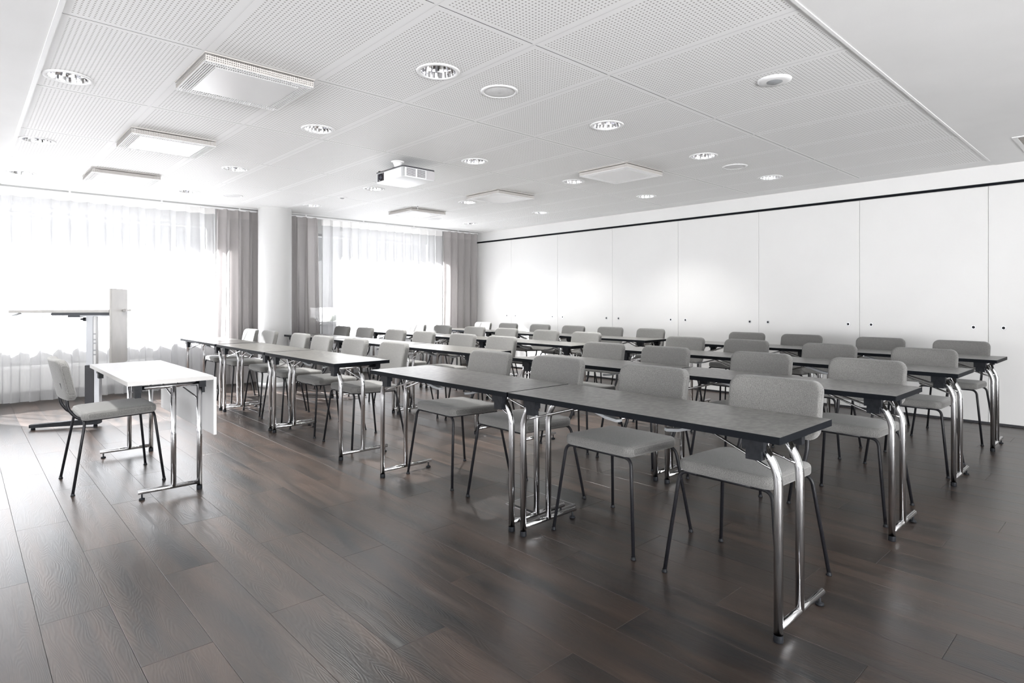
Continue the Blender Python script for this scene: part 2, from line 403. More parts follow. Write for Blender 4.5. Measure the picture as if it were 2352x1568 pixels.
# ---- partition wall (right)
wr = M(); wr.box((XW+.05, YB, -.05), (XW+.15, YW+.1, CZ+.2)); wr.box((XW-.004, YB, 2.385), (XW+.05, YW, CZ+.02), 1)
wr.box((XW+.02, YB, 0), (XW+.05, YW, .028), 2); wr.box((XW+.014, YB, .028), (XW+.05, YW, 2.40), 1)
wall_r = tag(obj('wall_right', wr.mesh('wall_right', [WHITE, PANELW, DARKGAP])), kind='structure')
tag(obj('trim_1', M().box((XW-.002, YB, 2.358), (XW+.03, YW, 2.383)).mesh('t1', EDGE)), kind='structure')
js = [9.30, 8.13, 6.965, 5.800, 4.640, 3.474, 2.312, 1.158, .0, -1.16, -2.32, -3.48, -4.64, -5.18]
pmesh = {}
ring = M().lathe([(.012, -.004), (.020, -.004), (.022, 0)], 20)
ring = M(); n = 20
for j in range(n):
    a0, a1 = 2*PI*j/n, 2*PI*(j+1)/n
    P = lambda r, a, x: (x, r*math.cos(a), r*math.sin(a))
    ring.add([P(.013,a0,-.003),P(.013,a1,-.003),P(.021,a1,-.003),P(.021,a0,-.003)], [(0,1,2,3)]); ring.add([P(.021,a0,-.003),P(.021,a1,-.003),P(.023,a1,0),P(.023,a0,0)], [(0,1,2,3)], 0, True)
    ring.add([P(.013,a0,-.003),P(.013,a1,-.003),P(.013,a1,.0005),P(.013,a0,.0005)], [(0,1,2,3)], 0)
    ring.add([P(0,0,-.0008),P(.013,a0,-.0008),P(.013,a1,-.0008)], [(0,1,2)], 1)
ringm = ring.mesh('socket', [STEEL, BLACK])
for a, b in zip(js[:-1], js[1:]):
    ln = a-b
    pn = rbox(.02, ln-.003, 2.33, 0, 0); bmesh.ops.bevel(pn, geom=pn.edges[:], offset=.0015, segments=1, affect='EDGES'); pn.verts.index_update()
    key = round(ln, 3)
    if key not in pmesh: pmesh[key] = M().bm(pn, 0, False).mesh('panel', PANELW)
    p = obj('panel', pmesh[key], wall_r, (XW+.010, (a+b)/2, 1.165+.022))
    for s in (-1, 1):
        if ln > .5 and not (a > 9.2 and s > 0): obj('key_socket', ringm, p, (-.010, s*(ln/2-.118), .956-1.187))

# ---- window wall
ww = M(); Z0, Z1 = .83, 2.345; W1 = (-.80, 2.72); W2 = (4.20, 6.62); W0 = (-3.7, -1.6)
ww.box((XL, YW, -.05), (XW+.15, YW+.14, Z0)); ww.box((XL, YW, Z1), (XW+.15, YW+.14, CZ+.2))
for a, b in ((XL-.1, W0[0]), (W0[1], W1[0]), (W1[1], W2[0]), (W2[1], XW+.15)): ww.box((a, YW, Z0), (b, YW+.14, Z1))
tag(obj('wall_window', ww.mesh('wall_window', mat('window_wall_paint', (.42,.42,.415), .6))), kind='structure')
for i, (a, b) in enumerate((W1, W2, W0)):
    f = M(); t = .05
    y0, y1 = YW+.07, YW+.12
    f.box((a, y0, Z0), (b, y1, Z0+t)); f.box((a, y0, Z1-t), (b, y1, Z1)); f.box((a, y0, Z0+t), (a+t, y1, Z1-t)); f.box((b-t, y0, Z0+t), (b, y1, Z1-t))
    wi = tag(obj('window_%d' % (i+1), f.mesh('window', mat('window_frame_paint', (.30,.30,.30), .4))), kind='structure')
    obj('pane', M().box((a+t, YW+.09, Z0+t), (b-t, YW+.096, Z1-t)).mesh('pane', GLASS), wi)
    sm = rbox(b-a+.1, .09, .025, 0, 0); bmesh.ops.bevel(sm, geom=sm.edges[:], offset=.004, segments=2, affect='EDGES'); sm.verts.index_update()
    obj('sill', M().bm(sm, 0, False).mesh('sill', mat('sill_stone', (.20,.20,.195), .5)), wi, ((a+b)/2, YW+.01, Z0+.004))
# ---- rear and left walls, unseen, with windows added to brighten the room
wb = M(); bz0, bz1 = .25, 2.40; ops = ADDED_REAR_OPEN
wb.box((XL, YB-.2, -.05), (XW+.15, YB, bz0)); wb.box((XL, YB-.2, bz1), (XW+.15, YB, CZ+.2))
xs = [XL-.1]+[q for o in ops for q in o]+[XW+.15]
for a, b in zip(xs[::2], xs[1::2]): wb.box((a, YB-.2, bz0), (b, YB, bz1))
tag(obj('wall_rear', wb.mesh('wall_rear', WHITE)), kind='structure')
for i, (a, b) in enumerate(ops):
    f = M(); t = .05; y0, y1 = YB-.13, YB-.08
    f.box((a, y0, bz0), (b, y1, bz0+t)); f.box((a, y0, bz1-t), (b, y1, bz1)); f.box((a, y0, bz0+t), (a+t, y1, bz1-t)); f.box((b-t, y0, bz0+t), (b, y1, bz1-t))
    wi = tag(obj('window_%d' % (i+4), f.mesh('window', BARW)), kind='structure')
    obj('pane', M().box((a+t, YB-.108, bz0+t), (b-t, YB-.102, bz1-t)).mesh('pane', GLASS), wi)
wl = M(); wl.box((XL-.2, YB-.2, -.05), (XL, YW+.2, bz0)); wl.box((XL-.2, YB-.2, bz1), (XL, YW+.2, CZ+.2))
ys_ = [YB-.2]+[q for o in ADDED_LEFT_OPEN for q in o]+[YW+.2]
for a, b in zip(ys_[::2], ys_[1::2]): wl.box((XL-.2, a, bz0), (XL, b, bz1))
tag(obj('wall_left', wl.mesh('wall_left', WHITE)), kind='structure')
for i, (a, b) in enumerate(ADDED_LEFT_OPEN):  # left windows are added too, each for a fill lamp
    f = M(); t = .05; x0, x1 = XL-.13, XL-.08
    f.box((x0, a, bz0), (x1, b, bz0+t)); f.box((x0, a, bz1-t), (x1, b, bz1)); f.box((x0, a, bz0+t), (x1, a+t, bz1-t)); f.box((x0, b-t, bz0+t), (x1, b, bz1-t))
    wi = tag(obj('window_%d' % (i+6), f.mesh('window', BARW)), kind='structure')
    obj('pane', M().box((XL-.108, a+t, bz0+t), (XL-.102, b-t, bz1-t)).mesh('pane', GLASS), wi)
# ---- outside
tag(obj('ground', M().add([(-900,YW+3,-14),(900,YW+3,-14),(900,1500,-14),(-900,1500,-14)], [(0,1,2,3)]).mesh('ground', GROUND)), kind='structure')
tr = M(); rr = random.Random(3)
for k in range(160):
    x = -200+k*6.5+rr.uniform(-2, 2); y = 300+rr.uniform(-30, 30); h = rr.uniform(5, 9)
    tr.lathe([(.01, h), (h*.35, h*.82), (h*.5, h*.45), (h*.38, h*.15), (.3, 0)], 8, (x, y, -14))
tag(obj('distant_trees', tr.mesh('distant_trees', TREE)), 'dark band of far trees on the horizon outside the windows', 'trees', kind='stuff')

# ---- pillar
PX, PY, PR = 3.375, 8.735, .228
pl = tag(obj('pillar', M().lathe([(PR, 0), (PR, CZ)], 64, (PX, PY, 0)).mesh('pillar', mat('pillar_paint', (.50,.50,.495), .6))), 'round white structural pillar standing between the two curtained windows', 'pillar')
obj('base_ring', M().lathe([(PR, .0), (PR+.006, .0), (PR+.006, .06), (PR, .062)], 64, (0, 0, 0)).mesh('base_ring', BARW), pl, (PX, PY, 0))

# ---- curtain track
tk = M().box((XL, YC-.012, CZ-.028), (XW, YC+.012, CZ-.006)); 
for x in range(-4, 8): tk.box((x-.01, YC-.01, CZ-.006), (x+.01, YC+.01, CZ+.085))
tag(obj('trim_2', tk.mesh('trim_2', BARW)), kind='structure')

# ================================================================== CURTAINS
def curtain(name, x0, x1, per, amp, mt, tape, label, cat, seed, tape_h=.085, hem=.03, flare=0.0, sway=0.0):
    rn = random.Random(seed); root = empty(name, ((x0+x1)/2, YC, 0)); cx = (x0+x1)/2
    nx = int((x1-x0)/per*14); ztop = CZ-.03; zs = [ztop-tape_h*.999, ztop-tape_h-.05, 2.2, 1.9, 1.5, 1.1, .7, .35, .12, hem]
    ph = [rn.uniform(-.5, .5) for _ in range(40)]; am = [rn.uniform(.75, 1.15) for _ in range(40)]; sub = [rn.uniform(0, 6.28) for _ in range(40)]
    def pt(u, z):
        s = 1-(z-hem)/(ztop-hem)
        x = x0+(x1-x0)*u; c = (x1-x0)*u/per; k = int(c) % 40; fr = c-int(c); k2 = (k+1) % 40
        p = ph[k]*(1-fr)+ph[k2]*fr; a = am[k]*(1-fr)+am[k2]*fr
        A = amp*(1-.15*s)*(1+(a-1)*s*1.6)
        y = A*math.sin(2*PI*c+p*s*1.8)+.22*amp*math.sin(2*PI*c*2+sub[k]*s*0+p*3)*min(1, s*3)+.10*amp*math.sin(2*PI*c*5.3+p*2)*min(1, s*4)
        xx = x+.35*per*s*(p)+.14*per*math.sin(4*PI*c)*(.4+.6*s)+ (u-.5)*flare*s*s + sway*s*s
        return (xx-cx, y, z)
    def sheet(zl, m):
        g = M(); vs = [pt(i/nx, z) for z in zl for i in range(nx+1)]
        fs = [(r*(nx+1)+i, r*(nx+1)+i+1, (r+1)*(nx+1)+i+1, (r+1)*(nx+1)+i) for r in range(len(zl)-1) for i in range(nx)]
        return g.add(vs, fs, 0, True).mesh(name, m)
    obj('drape', sheet(zs, mt), root)
    obj('heading_tape', sheet([ztop+.008, ztop-tape_h*.5, ztop-tape_h], tape), root)
    obj('hem', sheet([hem+.05, hem+.001], mt), root)
    tag(root, label, cat); return root
curtain('sheer_curtain', -4.6, 2.67, .182, .052, SHEER, SHTAPE, 'white sheer voile curtain drawn across the left window behind the lectern', 'curtain', 5, .078)
curtain('grey_curtain', 2.69, 3.44, .155, .062, GREYC, GREYT, 'grey curtain gathered on the left side of the round pillar', 'curtain', 11, .11, .025, .08)
curtain('grey_curtain', 3.52, 4.23, .165, .062, GREYC, GREYT, 'grey curtain gathered on the right side of the round pillar', 'curtain', 23, .11, .025, .10)
curtain('sheer_curtain', 4.26, 6.62, .170, .042, SHEER, SHTAPE, 'white sheer voile curtain drawn across the right window', 'curtain', 31, .095)
curtain('grey_curtain', 6.66, 7.43, .160, .058, GREYC, GREYT, 'grey curtain gathered in the corner beside the white partition', 'curtain', 47, .11, .025, .06)

# ---- radiators
def radiator(x0, x1, label):
    r = empty('radiator', ((x0+x1)/2, YW-.135, .13)); wd = x1-x0; h = .31
    b = rbox(wd, .05, h, 0, 0); bmesh.ops.bevel(b, geom=b.edges[:], offset=.006, segments=2, affect='EDGES'); b.verts.index_update()
    obj('body', M().bm(b, 0, False).mesh('body', RADW), r, (0, .0, h/2))
    rb = M(); n = int(wd/.036)
    for i in range(n): x = -wd/2+.03+i*(wd-.06)/(n-1); rb.box((x-.009, -.034, .03), (x+.009, -.024, h-.03))
    tag(obj('rib', rb.mesh('ribs', RADW), r), kind='stuff')
    for s in (-1, 1): obj('bracket', M().box((s*(wd/2-.2)-.02, .024, .03), (s*(wd/2-.2)+.02, .128, h-.04)).mesh('br', RADW), r)
    obj('valve_pipe', M().tube(fillet([(wd/2-.02, 0, .03), (wd/2+.04, 0, .03), (wd/2+.04, 0, -.13)], .03), .009).mesh('vp', RADW), r)
    tag(r, label, 'radiator')
radiator(-.2, 1.95, 'low white panel radiator under the left window, behind the sheer curtain')
radiator(4.35, 6.45, 'low white panel radiator under the right window, behind the sheer curtain')

# ================================================================== CEILING FITTINGS
REFL = mat('mirror_reflector', (.88, .88, .89), .07, 1)
LAMPW = mat('lamp_tube_white', (.85, .85, .85), .3)
def downlight_proto():
    r = empty('downlight')
    obj('trim_ring', M().lathe([(.100, -.002), (.103, -.006), (.118, -.007), (.126, -.004), (.128, .0005)], 40).mesh('trim_ring', BARW), r)
    m = M(); n = 40; prof = [(.100, -.002), (.094, .03), (.080, .07), (.056, .10), (.030, .115)]
    vs = []; fs = []
    for i, (q, z) in enumerate(prof):
        for j in range(n):
            k = q*(1 if j % 2 else .955); t = 2*PI*j/n; vs.append((k*math.cos(t), k*math.sin(t), z))
    for i in range(len(prof)-1):
        for j in range(n): fs.append((i*n+j, (i+1)*n+j, (i+1)*n+(j+1) % n, i*n+(j+1) % n))
    m.add(vs, fs); m.disc(.030, .115, n)
    obj('reflector', m.mesh('reflector', REFL), r)
    obj('lamp', M().tube([(-.045, -.018, .075), (.05, -.018, .075)], .0085, 10).mesh('lamp', LAMPW), r)
    obj('lamp', M().tube([(-.045, .018, .075), (.05, .018, .075)], .0085, 10).mesh('lamp', LAMPW), r)
    return r
def speaker_proto():
    r = empty('ceiling_speaker')
    obj('rim', M().lathe([(.098, -.002), (.101, -.008), (.116, -.006), (.121, .0005)], 40).mesh('rim', BARW), r)
    g = M().lathe([(.001, -.0105), (.04, -.010), (.075, -.0085), (.099, -.004)], 36)
    obj('grille', g.mesh('grille', SPKM), r)
    obj('badge', M().add([(-.010,-.006,-.0112),(.010,-.006,-.0112),(.010,.006,-.0112),(-.010,.006,-.0112)], [(0,3,2,1)]).mesh('badge', STEEL), r)
    return r
def detector_proto(rr=.05):
    r = empty('ceiling_detector')
    obj('base', M().lathe([(.001, -.010), (rr*.7, -.010), (rr, -.006), (rr*1.02, .0005)], 32).mesh('base', BARW), r)
    obj('sensor_dome', M().lathe([(.001, -.017), (rr*.3, -.016), (rr*.5, -.0095)], 24).mesh('dome', GREYPL), r)
    return r
VW = mat('vent_shaded_white', (.46,.44,.42), .5, 0, .3)  # warm shading on diffuser frame and skirt is part of this colour
def vent_proto():
    r = empty('ceiling_diffuser'); h = .047; s = .300
    obj('mounting_frame', M().box((-s-.008,-s-.008,-.007), (s+.008,s+.008,.0)).mesh('mf', VW), r)
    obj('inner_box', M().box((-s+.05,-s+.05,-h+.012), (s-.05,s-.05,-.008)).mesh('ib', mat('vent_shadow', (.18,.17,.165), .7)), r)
    sk = M(); n = 52; 
    for d in range(4):
        for i in range(n+1):
            t = -s+2*s*i/n
            a = ((t-.0030, -s-.002, -h), (t+.0030, -s+.0005, -.014)) if d < 2 else ((-s-.002, t-.0030, -h), (-s+.0005, t+.0030, -.014))
            if d % 2: a = tuple((x if d > 1 else x, y, z) for x, y, z in a)
            (x0,y0,z0),(x1,y1,z1) = a
            if d == 1: y0, y1 = s-.0005, s+.002
            if d == 3: x0, x1 = s-.0005, s+.002
            sk.box((x0,y0,z0),(x1,y1,z1))
    for z in (-h+.004, -h+.015, -h+.026):
        for a, b in (((-s-.002,-s-.002),(s+.002,-s)), ((-s-.002,s),(s+.002,s+.002)), ((-s-.002,-s),(-s,s)), ((s,-s),(s+.002,s))): sk.box((a[0],a[1],z-.0030),(b[0],b[1],z+.0030))
    tag(obj('perforated_skirt', sk.mesh('sk', VW), r), kind='stuff')
    p = .232
    obj('face_plate', M().box((-p,-p,-h-.003), (p,p,-h)).mesh('fp', mat('gloss_plate', (.74,.74,.74), .25)), r)
    sl = M(); n = 48
    for i in range(n+1):
        t = -s+2*s*i/n
        for a, b in ((-s, -p), (p, s)) if abs(t) < p else ((-s, s),): sl.box((t-.0038, a, -h-.002), (t+.0038, b, -h+.001))
    for a, b in (((-s,-s),(s,-s+.004)), ((-s,s-.004),(s,s)), ((-p-.004,-p-.004),(p+.004,-p)), ((-p-.004,p),(p+.004,p+.004)), ((-s,-.27),(s,-.267)), ((-s,.267),(s,.27))): sl.box((a[0],a[1],-h-.0025),(b[0],b[1],-h+.0012))
    tag(obj('slotted_border', sl.mesh('sl', BARW), r), kind='stuff')
    for i in range(2):
        for j in range(2): obj('corner_post', M().box((-.006,-.006,-h), (.006,.006,-.008)).mesh('cp', STEEL), r, ((s-.02)*(1 if i else -1), (s-.02)*(1 if j else -1), 0))
    return r
dlp, spp, dtp, vtp = downlight_proto(), speaker_proto(), detector_proto(), vent_proto()
index_kids()
lines = {.481: 'line along the left ceiling edge', 2.060: 'second line from the left', 3.633: 'middle line of the five', 5.056: 'fourth line from the left', 6.455: 'line nearest the white partition'}
ordn = ['nearest the camera', 'second from the camera', 'third from the camera', 'nearest the windows']
first = True
for x, y in DL:
    d = dlp if first else copy_tree(dlp); first = False
    d.location = (x, y, CZ); d.rotation_euler = (0, 0, random.uniform(0, 3))
    q = ordn[[2.868, 4.45, 6.36, 8.05].index(min((2.868, 4.45, 6.36, 8.05), key=lambda v: abs(v-y)))]
    if x < 1 and y < 5: q = 'nearest the camera'
    if x < 1 and 5 < y < 7: q = 'in the middle'
    if x == 5.056 and y > 6: q = 'farthest from the camera'
    tag(d, 'recessed mirror downlight, %s in the %s' % (q, lines[x]), 'ceiling light', 'recessed mirror downlights in the ceiling')
for i, (x, y, lb) in enumerate([(2.543, 2.873, 'round flush ceiling speaker right of the large front downlight'), (5.675, 2.877, 'round flush ceiling speaker between two downlights near the partition'),
        (2.546, 7.98, 'round flush ceiling speaker near the left window curtain'), (5.65, 7.98, 'round flush ceiling speaker near the right window curtain')]):
    d = spp if i == 0 else copy_tree(spp); d.location = (x, y, CZ); tag(d, lb, 'speaker', 'flush ceiling speakers')
d = dtp; d.location = (3.64, 1.592, CZ); d.scale = (1.9, 1.9, 1.3); tag(d, 'round ceiling motion sensor with glassy centre, front right of the grid', 'sensor')
d = copy_tree(dtp); d.location = (3.63, 7.16, CZ); d.scale = (1.2, 1.2, 1.2); tag(d, 'small round ceiling detector between the projector and the pillar', 'sensor')
first = True
for x, sd in ((1.2775, 'left'), (5.0275, 'right')):
    for y, q in ((3.477+.31, 'nearest'), (5.355+.31, 'middle'), (7.227+.31, 'farthest')):
        d = vtp if first else copy_tree(vtp); first = False; d.location = (x, y, CZ)
        tag(d, 'square white ventilation diffuser, %s of the three on the %s side' % (q, sd), 'air diffuser', 'square ventilation diffusers under the ceiling')
# the downlights over the window half of the room are switched on
for x, y in DL:
    if y > 4 and not (y > 8 and 1 < x < 4):
        ld = bpy.data.lights.new('downlight_lamp', 'AREA'); ld.shape = 'DISK'; ld.size = .11; ld.energy = DOWN*(.45 if x > 6 else .6 if x < 1 else 1); ld.color = (1, .99, .97); ld.spread = R(105)
        lo = bpy.data.objects.new('downlight_lamp', ld); COL.objects.link(lo); lo.location = (x, y, CZ+.055)
# sprinkler
r = empty('sprinkler', (4.72, 7.06, CZ)); obj('rosette', M().lathe([(.001,-.004),(.025,-.004),(.03,0)], 16).mesh('ro', BARW), r)
obj('stem', M().tube([(0,0,-.002),(0,0,-.05)], .005, 8).mesh('st', STEEL), r); obj('deflector', M().lathe([(.001,-.052),(.014,-.052),(.014,-.049),(.001,-.049)], 12).mesh('de', STEEL), r)
tag(r, 'small sprinkler head hanging beside the farthest right air diffuser', 'sprinkler')
# linear slot grille in the soffit
r = empty('air_grille', (6.72, .56, CZ-.004)); gx, gy = .40, .265
g = M(); g.box((-gx,-gy,-.006),(gx,-gy+.03,0)); g.box((-gx,gy-.03,-.006),(gx,gy,0)); g.box((-gx,-gy+.03,-.006),(-gx+.03,gy-.03,0)); g.box((gx-.03,-gy+.03,-.006),(gx,gy-.03,0))
obj('frame', g.mesh('gf', BARW), r); obj('duct', M().box((-gx+.03,-gy+.03,-.0008),(gx-.03,gy-.03,-.0002)).mesh('gd', mat('duct_dark', (.05,.045,.04), .7)), r)
bl = M().box((-.009,-gy+.03,-.0045),(.0,gy-.03,-.0015)).mesh('blade', mat('grille_blade', (.32,.30,.28), .5))
for i in range(24): obj('blade', bl, r, (-gx+.05+i*(2*gx-.1)/23, 0, 0))
tag(r, 'rectangular slatted air grille in the plain soffit at the right edge', 'air grille')

# projector
r = empty('projector', (3.10, 4.98, CZ))
obj('ceiling_plate', M().lathe([(.001, -.012), (.05, -.012), (.06, -.006), (.062, 0)], 28).mesh('cpl', WHITE), r)
obj('pole', M().lathe([(.045, -.011), (.038, -.03), (.032, -.05), (.032, -.056), (.001, -.056)], 24).mesh('pole', BARW), r)
x0, x1, y0, y1, zt, zb = 3.01-3.10, 3.375-3.10, 4.75-4.98, 5.235-4.98, -.080, -.186
hd = M().tube([(-.05,0,-.082),(-.05,0,-.065),(0,0,-.054),(.05,0,-.065),(.05,0,-.082)], .008, 8); hd.tube([(0,-.05,-.082),(0,-.04,-.062),(0,0,-.054),(0,.04,-.062),(0,.05,-.082)], .008, 8); hd.tube([(.04,.09,-.078),(-.04,-.09,-.078)], .006, 8); hd.tube([(-.04,.09,-.078),(.04,-.09,-.078)], .006, 8)
hd.lathe([(.001,-.070),(.024,-.070),(.024,-.054),(.001,-.054)], 16)
obj('bracket', hd.mesh('hd', STEEL), r)
b = rbox(x1-x0, y1-y0, zt-zb-.012, .022, .006, 5, 2)
pc = ((x0+x1)/2, (y0+y1)/2)
obj('body', M().bm(b).mesh('body', mat('projector_white', (.74,.75,.76), .4)), r, (pc[0], pc[1], (zt+zb-.012)/2))
b = rbox(x1-x0+.003, y1-y0+.003, .012, .023, .003, 5, 2)
obj('top_cover', M().bm(b).mesh('tc', mat('projector_dark', (.05,.05,.055), .4)), r, (pc[0], pc[1], zt-.006))
lp = obj('lens_bay', M().box((x0-.0015, y1-.155, zb+.010), (x0+.004, y1-.035, zt-.020)).mesh('lb', mat('lens_bay_dark', (.035,.03,.035), .3)), r)
ln = M(); n = 24
for rr0, rr1, xx0, xx1 in ((.036,.030,-.006,-.010),(.030,.026,-.010,-.003),(.026,.001,-.003,-.008)):
    vs = [(x0+xx, y1-.095+q*math.cos(2*PI*j/n), (zt+zb)/2-.004+q*math.sin(2*PI*j/n)) for q, xx in ((rr0,xx0),(rr1,xx1)) for j in range(n)]
    ln.add(vs, [(j, (j+1) % n, n+(j+1) % n, n+j) for j in range(n)], 0, True)
obj('lens', ln.mesh('lens', LENSM), lp)
vg = M()
for g0, g1 in ((x0+.045, x0+.145), (x0+.162, x0+.255)):
    for i in range(7):
        xx = g0+(g1-g0)*i/7
        for k in range(9): zz = zb+.014+k*.0082; vg.box((xx, y0-.0012, zz), (xx+.0095, y0+.003, zz+.0058))
tag(obj('vent_slots', vg.mesh('vg', mat('slot_dark', (.04,.035,.04), .6)), r), kind='stuff')
obj('side_panel', M().box((x0+.262, y0-.001, zb+.006), (x1-.006, y0+.003, zt-.016)).mesh('sp', mat('panel_grey', (.42,.41,.42), .5)), r)
obj('focus_knob', M().lathe([(.001, .012), (.012, .012), (.014, 0)], 14, (x0+.02, y1-.04, zt)).mesh('fk', BLACK), r)
tag(r, 'white ceiling projector with dark lid hanging from a short bracket', 'projector')

# ================================================================== CHAIRS
def chair_proto():
    """front of the chair towards -x, origin on the floor between the feet"""
    r = empty('chair')
    def fs_(x, y, z):
        q = 1-(x/.2125)**2; p = 1-(y/.215)**2
        return (x, y, z-x*.03+(.010*max(0, q)*max(0, p) if z > 0 else 0))
    obj('seat', pillow(.425, .430, .054, .045, .018, fs_).mesh('seat', FAB), r, (-.012, 0, .481))
    W, H_, T = .438, .262, .054
    def fb_(a, h, t):        # built flat, then stood up, leaned back and curved towards the sitter
        k = (a/(W/2))**2
        return (-t+.026*(1-k)+(h+H_/2)*.21, a, h)
    obj('backrest', pillow(W, H_, T, .050, .016, fb_, ns=8).mesh('backrest', FAB), r, (.243, 0, .586+H_/2))
    # legs: tube goes up, bends into the hoop under the seat
    for sx in (-1, 1):
        for sy in (-1, 1):
            fx = sx*.253; tx = -.205 if sx < 0 else .183; zt = .458 if sx < 0 else .446
            pts = fillet([(fx, sy*.256, .012), (tx, sy*.207, zt), (tx, sy*.12, zt), ], .042, 7)
            lg = obj('leg', M().tube(pts, .0085, 10).mesh('leg', BLKMET), r)
            obj('glide', M().lathe([(.0095, .016), (.0095, .008), (.0125, .005), (.0125, .001), (.001, .001)], 14, (fx, sy*.256, 0)).mesh('glide', BLACK), lg)
    fr = M()
    fr.tube([(-.205, -.13, .458), (-.205, .13, .458)], .0085, 8); fr.tube([(.183, -.13, .446), (.183, .13, .446)], .0085, 8)
    for sy in (-1, 1): fr.tube([(-.205, sy*.17, .456), (.183, sy*.17, .444)], .007, 8)
    fr.box((-.19, -.17, .453), (.17, .17, .456))
    obj('seat_frame', fr.mesh('seat_frame', BLKMET), r)
    for sy in (-1, 1):
        pts = fillet([(.12, sy*.158, .450), (.215, sy*.158, .455), (.268, sy*.158, .535), (.271, sy*.158, .60), (.300, sy*.158, .70)], .05, 6)
        obj('back_support', M().tube(pts, .0095, 10).mesh('back_support', BLKMET), r)
    return r
cp = chair_proto(); index_kids()
ROWX = [2.072, 3.405, 4.738, 6.085]
ROWN = ['first table row', 'second table row', 'third table row', 'fourth table row']
CY = {0: ([1.253, 1.935, 2.668, 3.342], [4.67, 5.36, 6.08, 6.70, 7.60, 8.23]), 1: ([1.26, 1.94, 2.72, 3.345], [4.71, 5.365, 6.13, 6.79, 7.60, 8.27]),
      2: ([1.25, 1.94, 2.70, 3.345], [4.67, 5.36, 6.11, 6.79, 7.58, 8.26]), 3: ([1.27, 1.93, 2.71, 3.345], [4.69, 5.365, 6.06, 6.79, 7.53, 8.23])}
nearw = ['at the outer end', 'second from the outer end', 'third from the outer end', 'beside the aisle']
farw = ['beside the aisle', 'second from the aisle', 'third from the aisle', 'third from the window', 'second from the window', 'nearest the window']
first = True
rj = random.Random(9)
for i in range(4):
    for blk, (ys, ws, bn) in enumerate(((CY[i][0], nearw, 'near block'), (CY[i][1], farw, 'far block'))):
        for k, y in enumerate(ys):
            c = cp if first else copy_tree(cp); first = False
            c.location = (ROWX[i]+.506+(rj.uniform(-.012, .012) if i or blk else 0), y, 0); c.rotation_euler = (0, 0, R(rj.uniform(-1.2, 1.2)) if i or blk else 0)
            tag(c, 'grey fabric chair %s, %s of the %s' % (ws[k], bn, ROWN[i]), 'chair', 'grey fabric chairs tucked under the table rows')
c = copy_tree(cp); c.location = (.770, 4.865, 0); c.rotation_euler = (0, 0, R(181))
tag(c, 'single grey fabric chair pulled out behind the white presenter desk', 'chair')

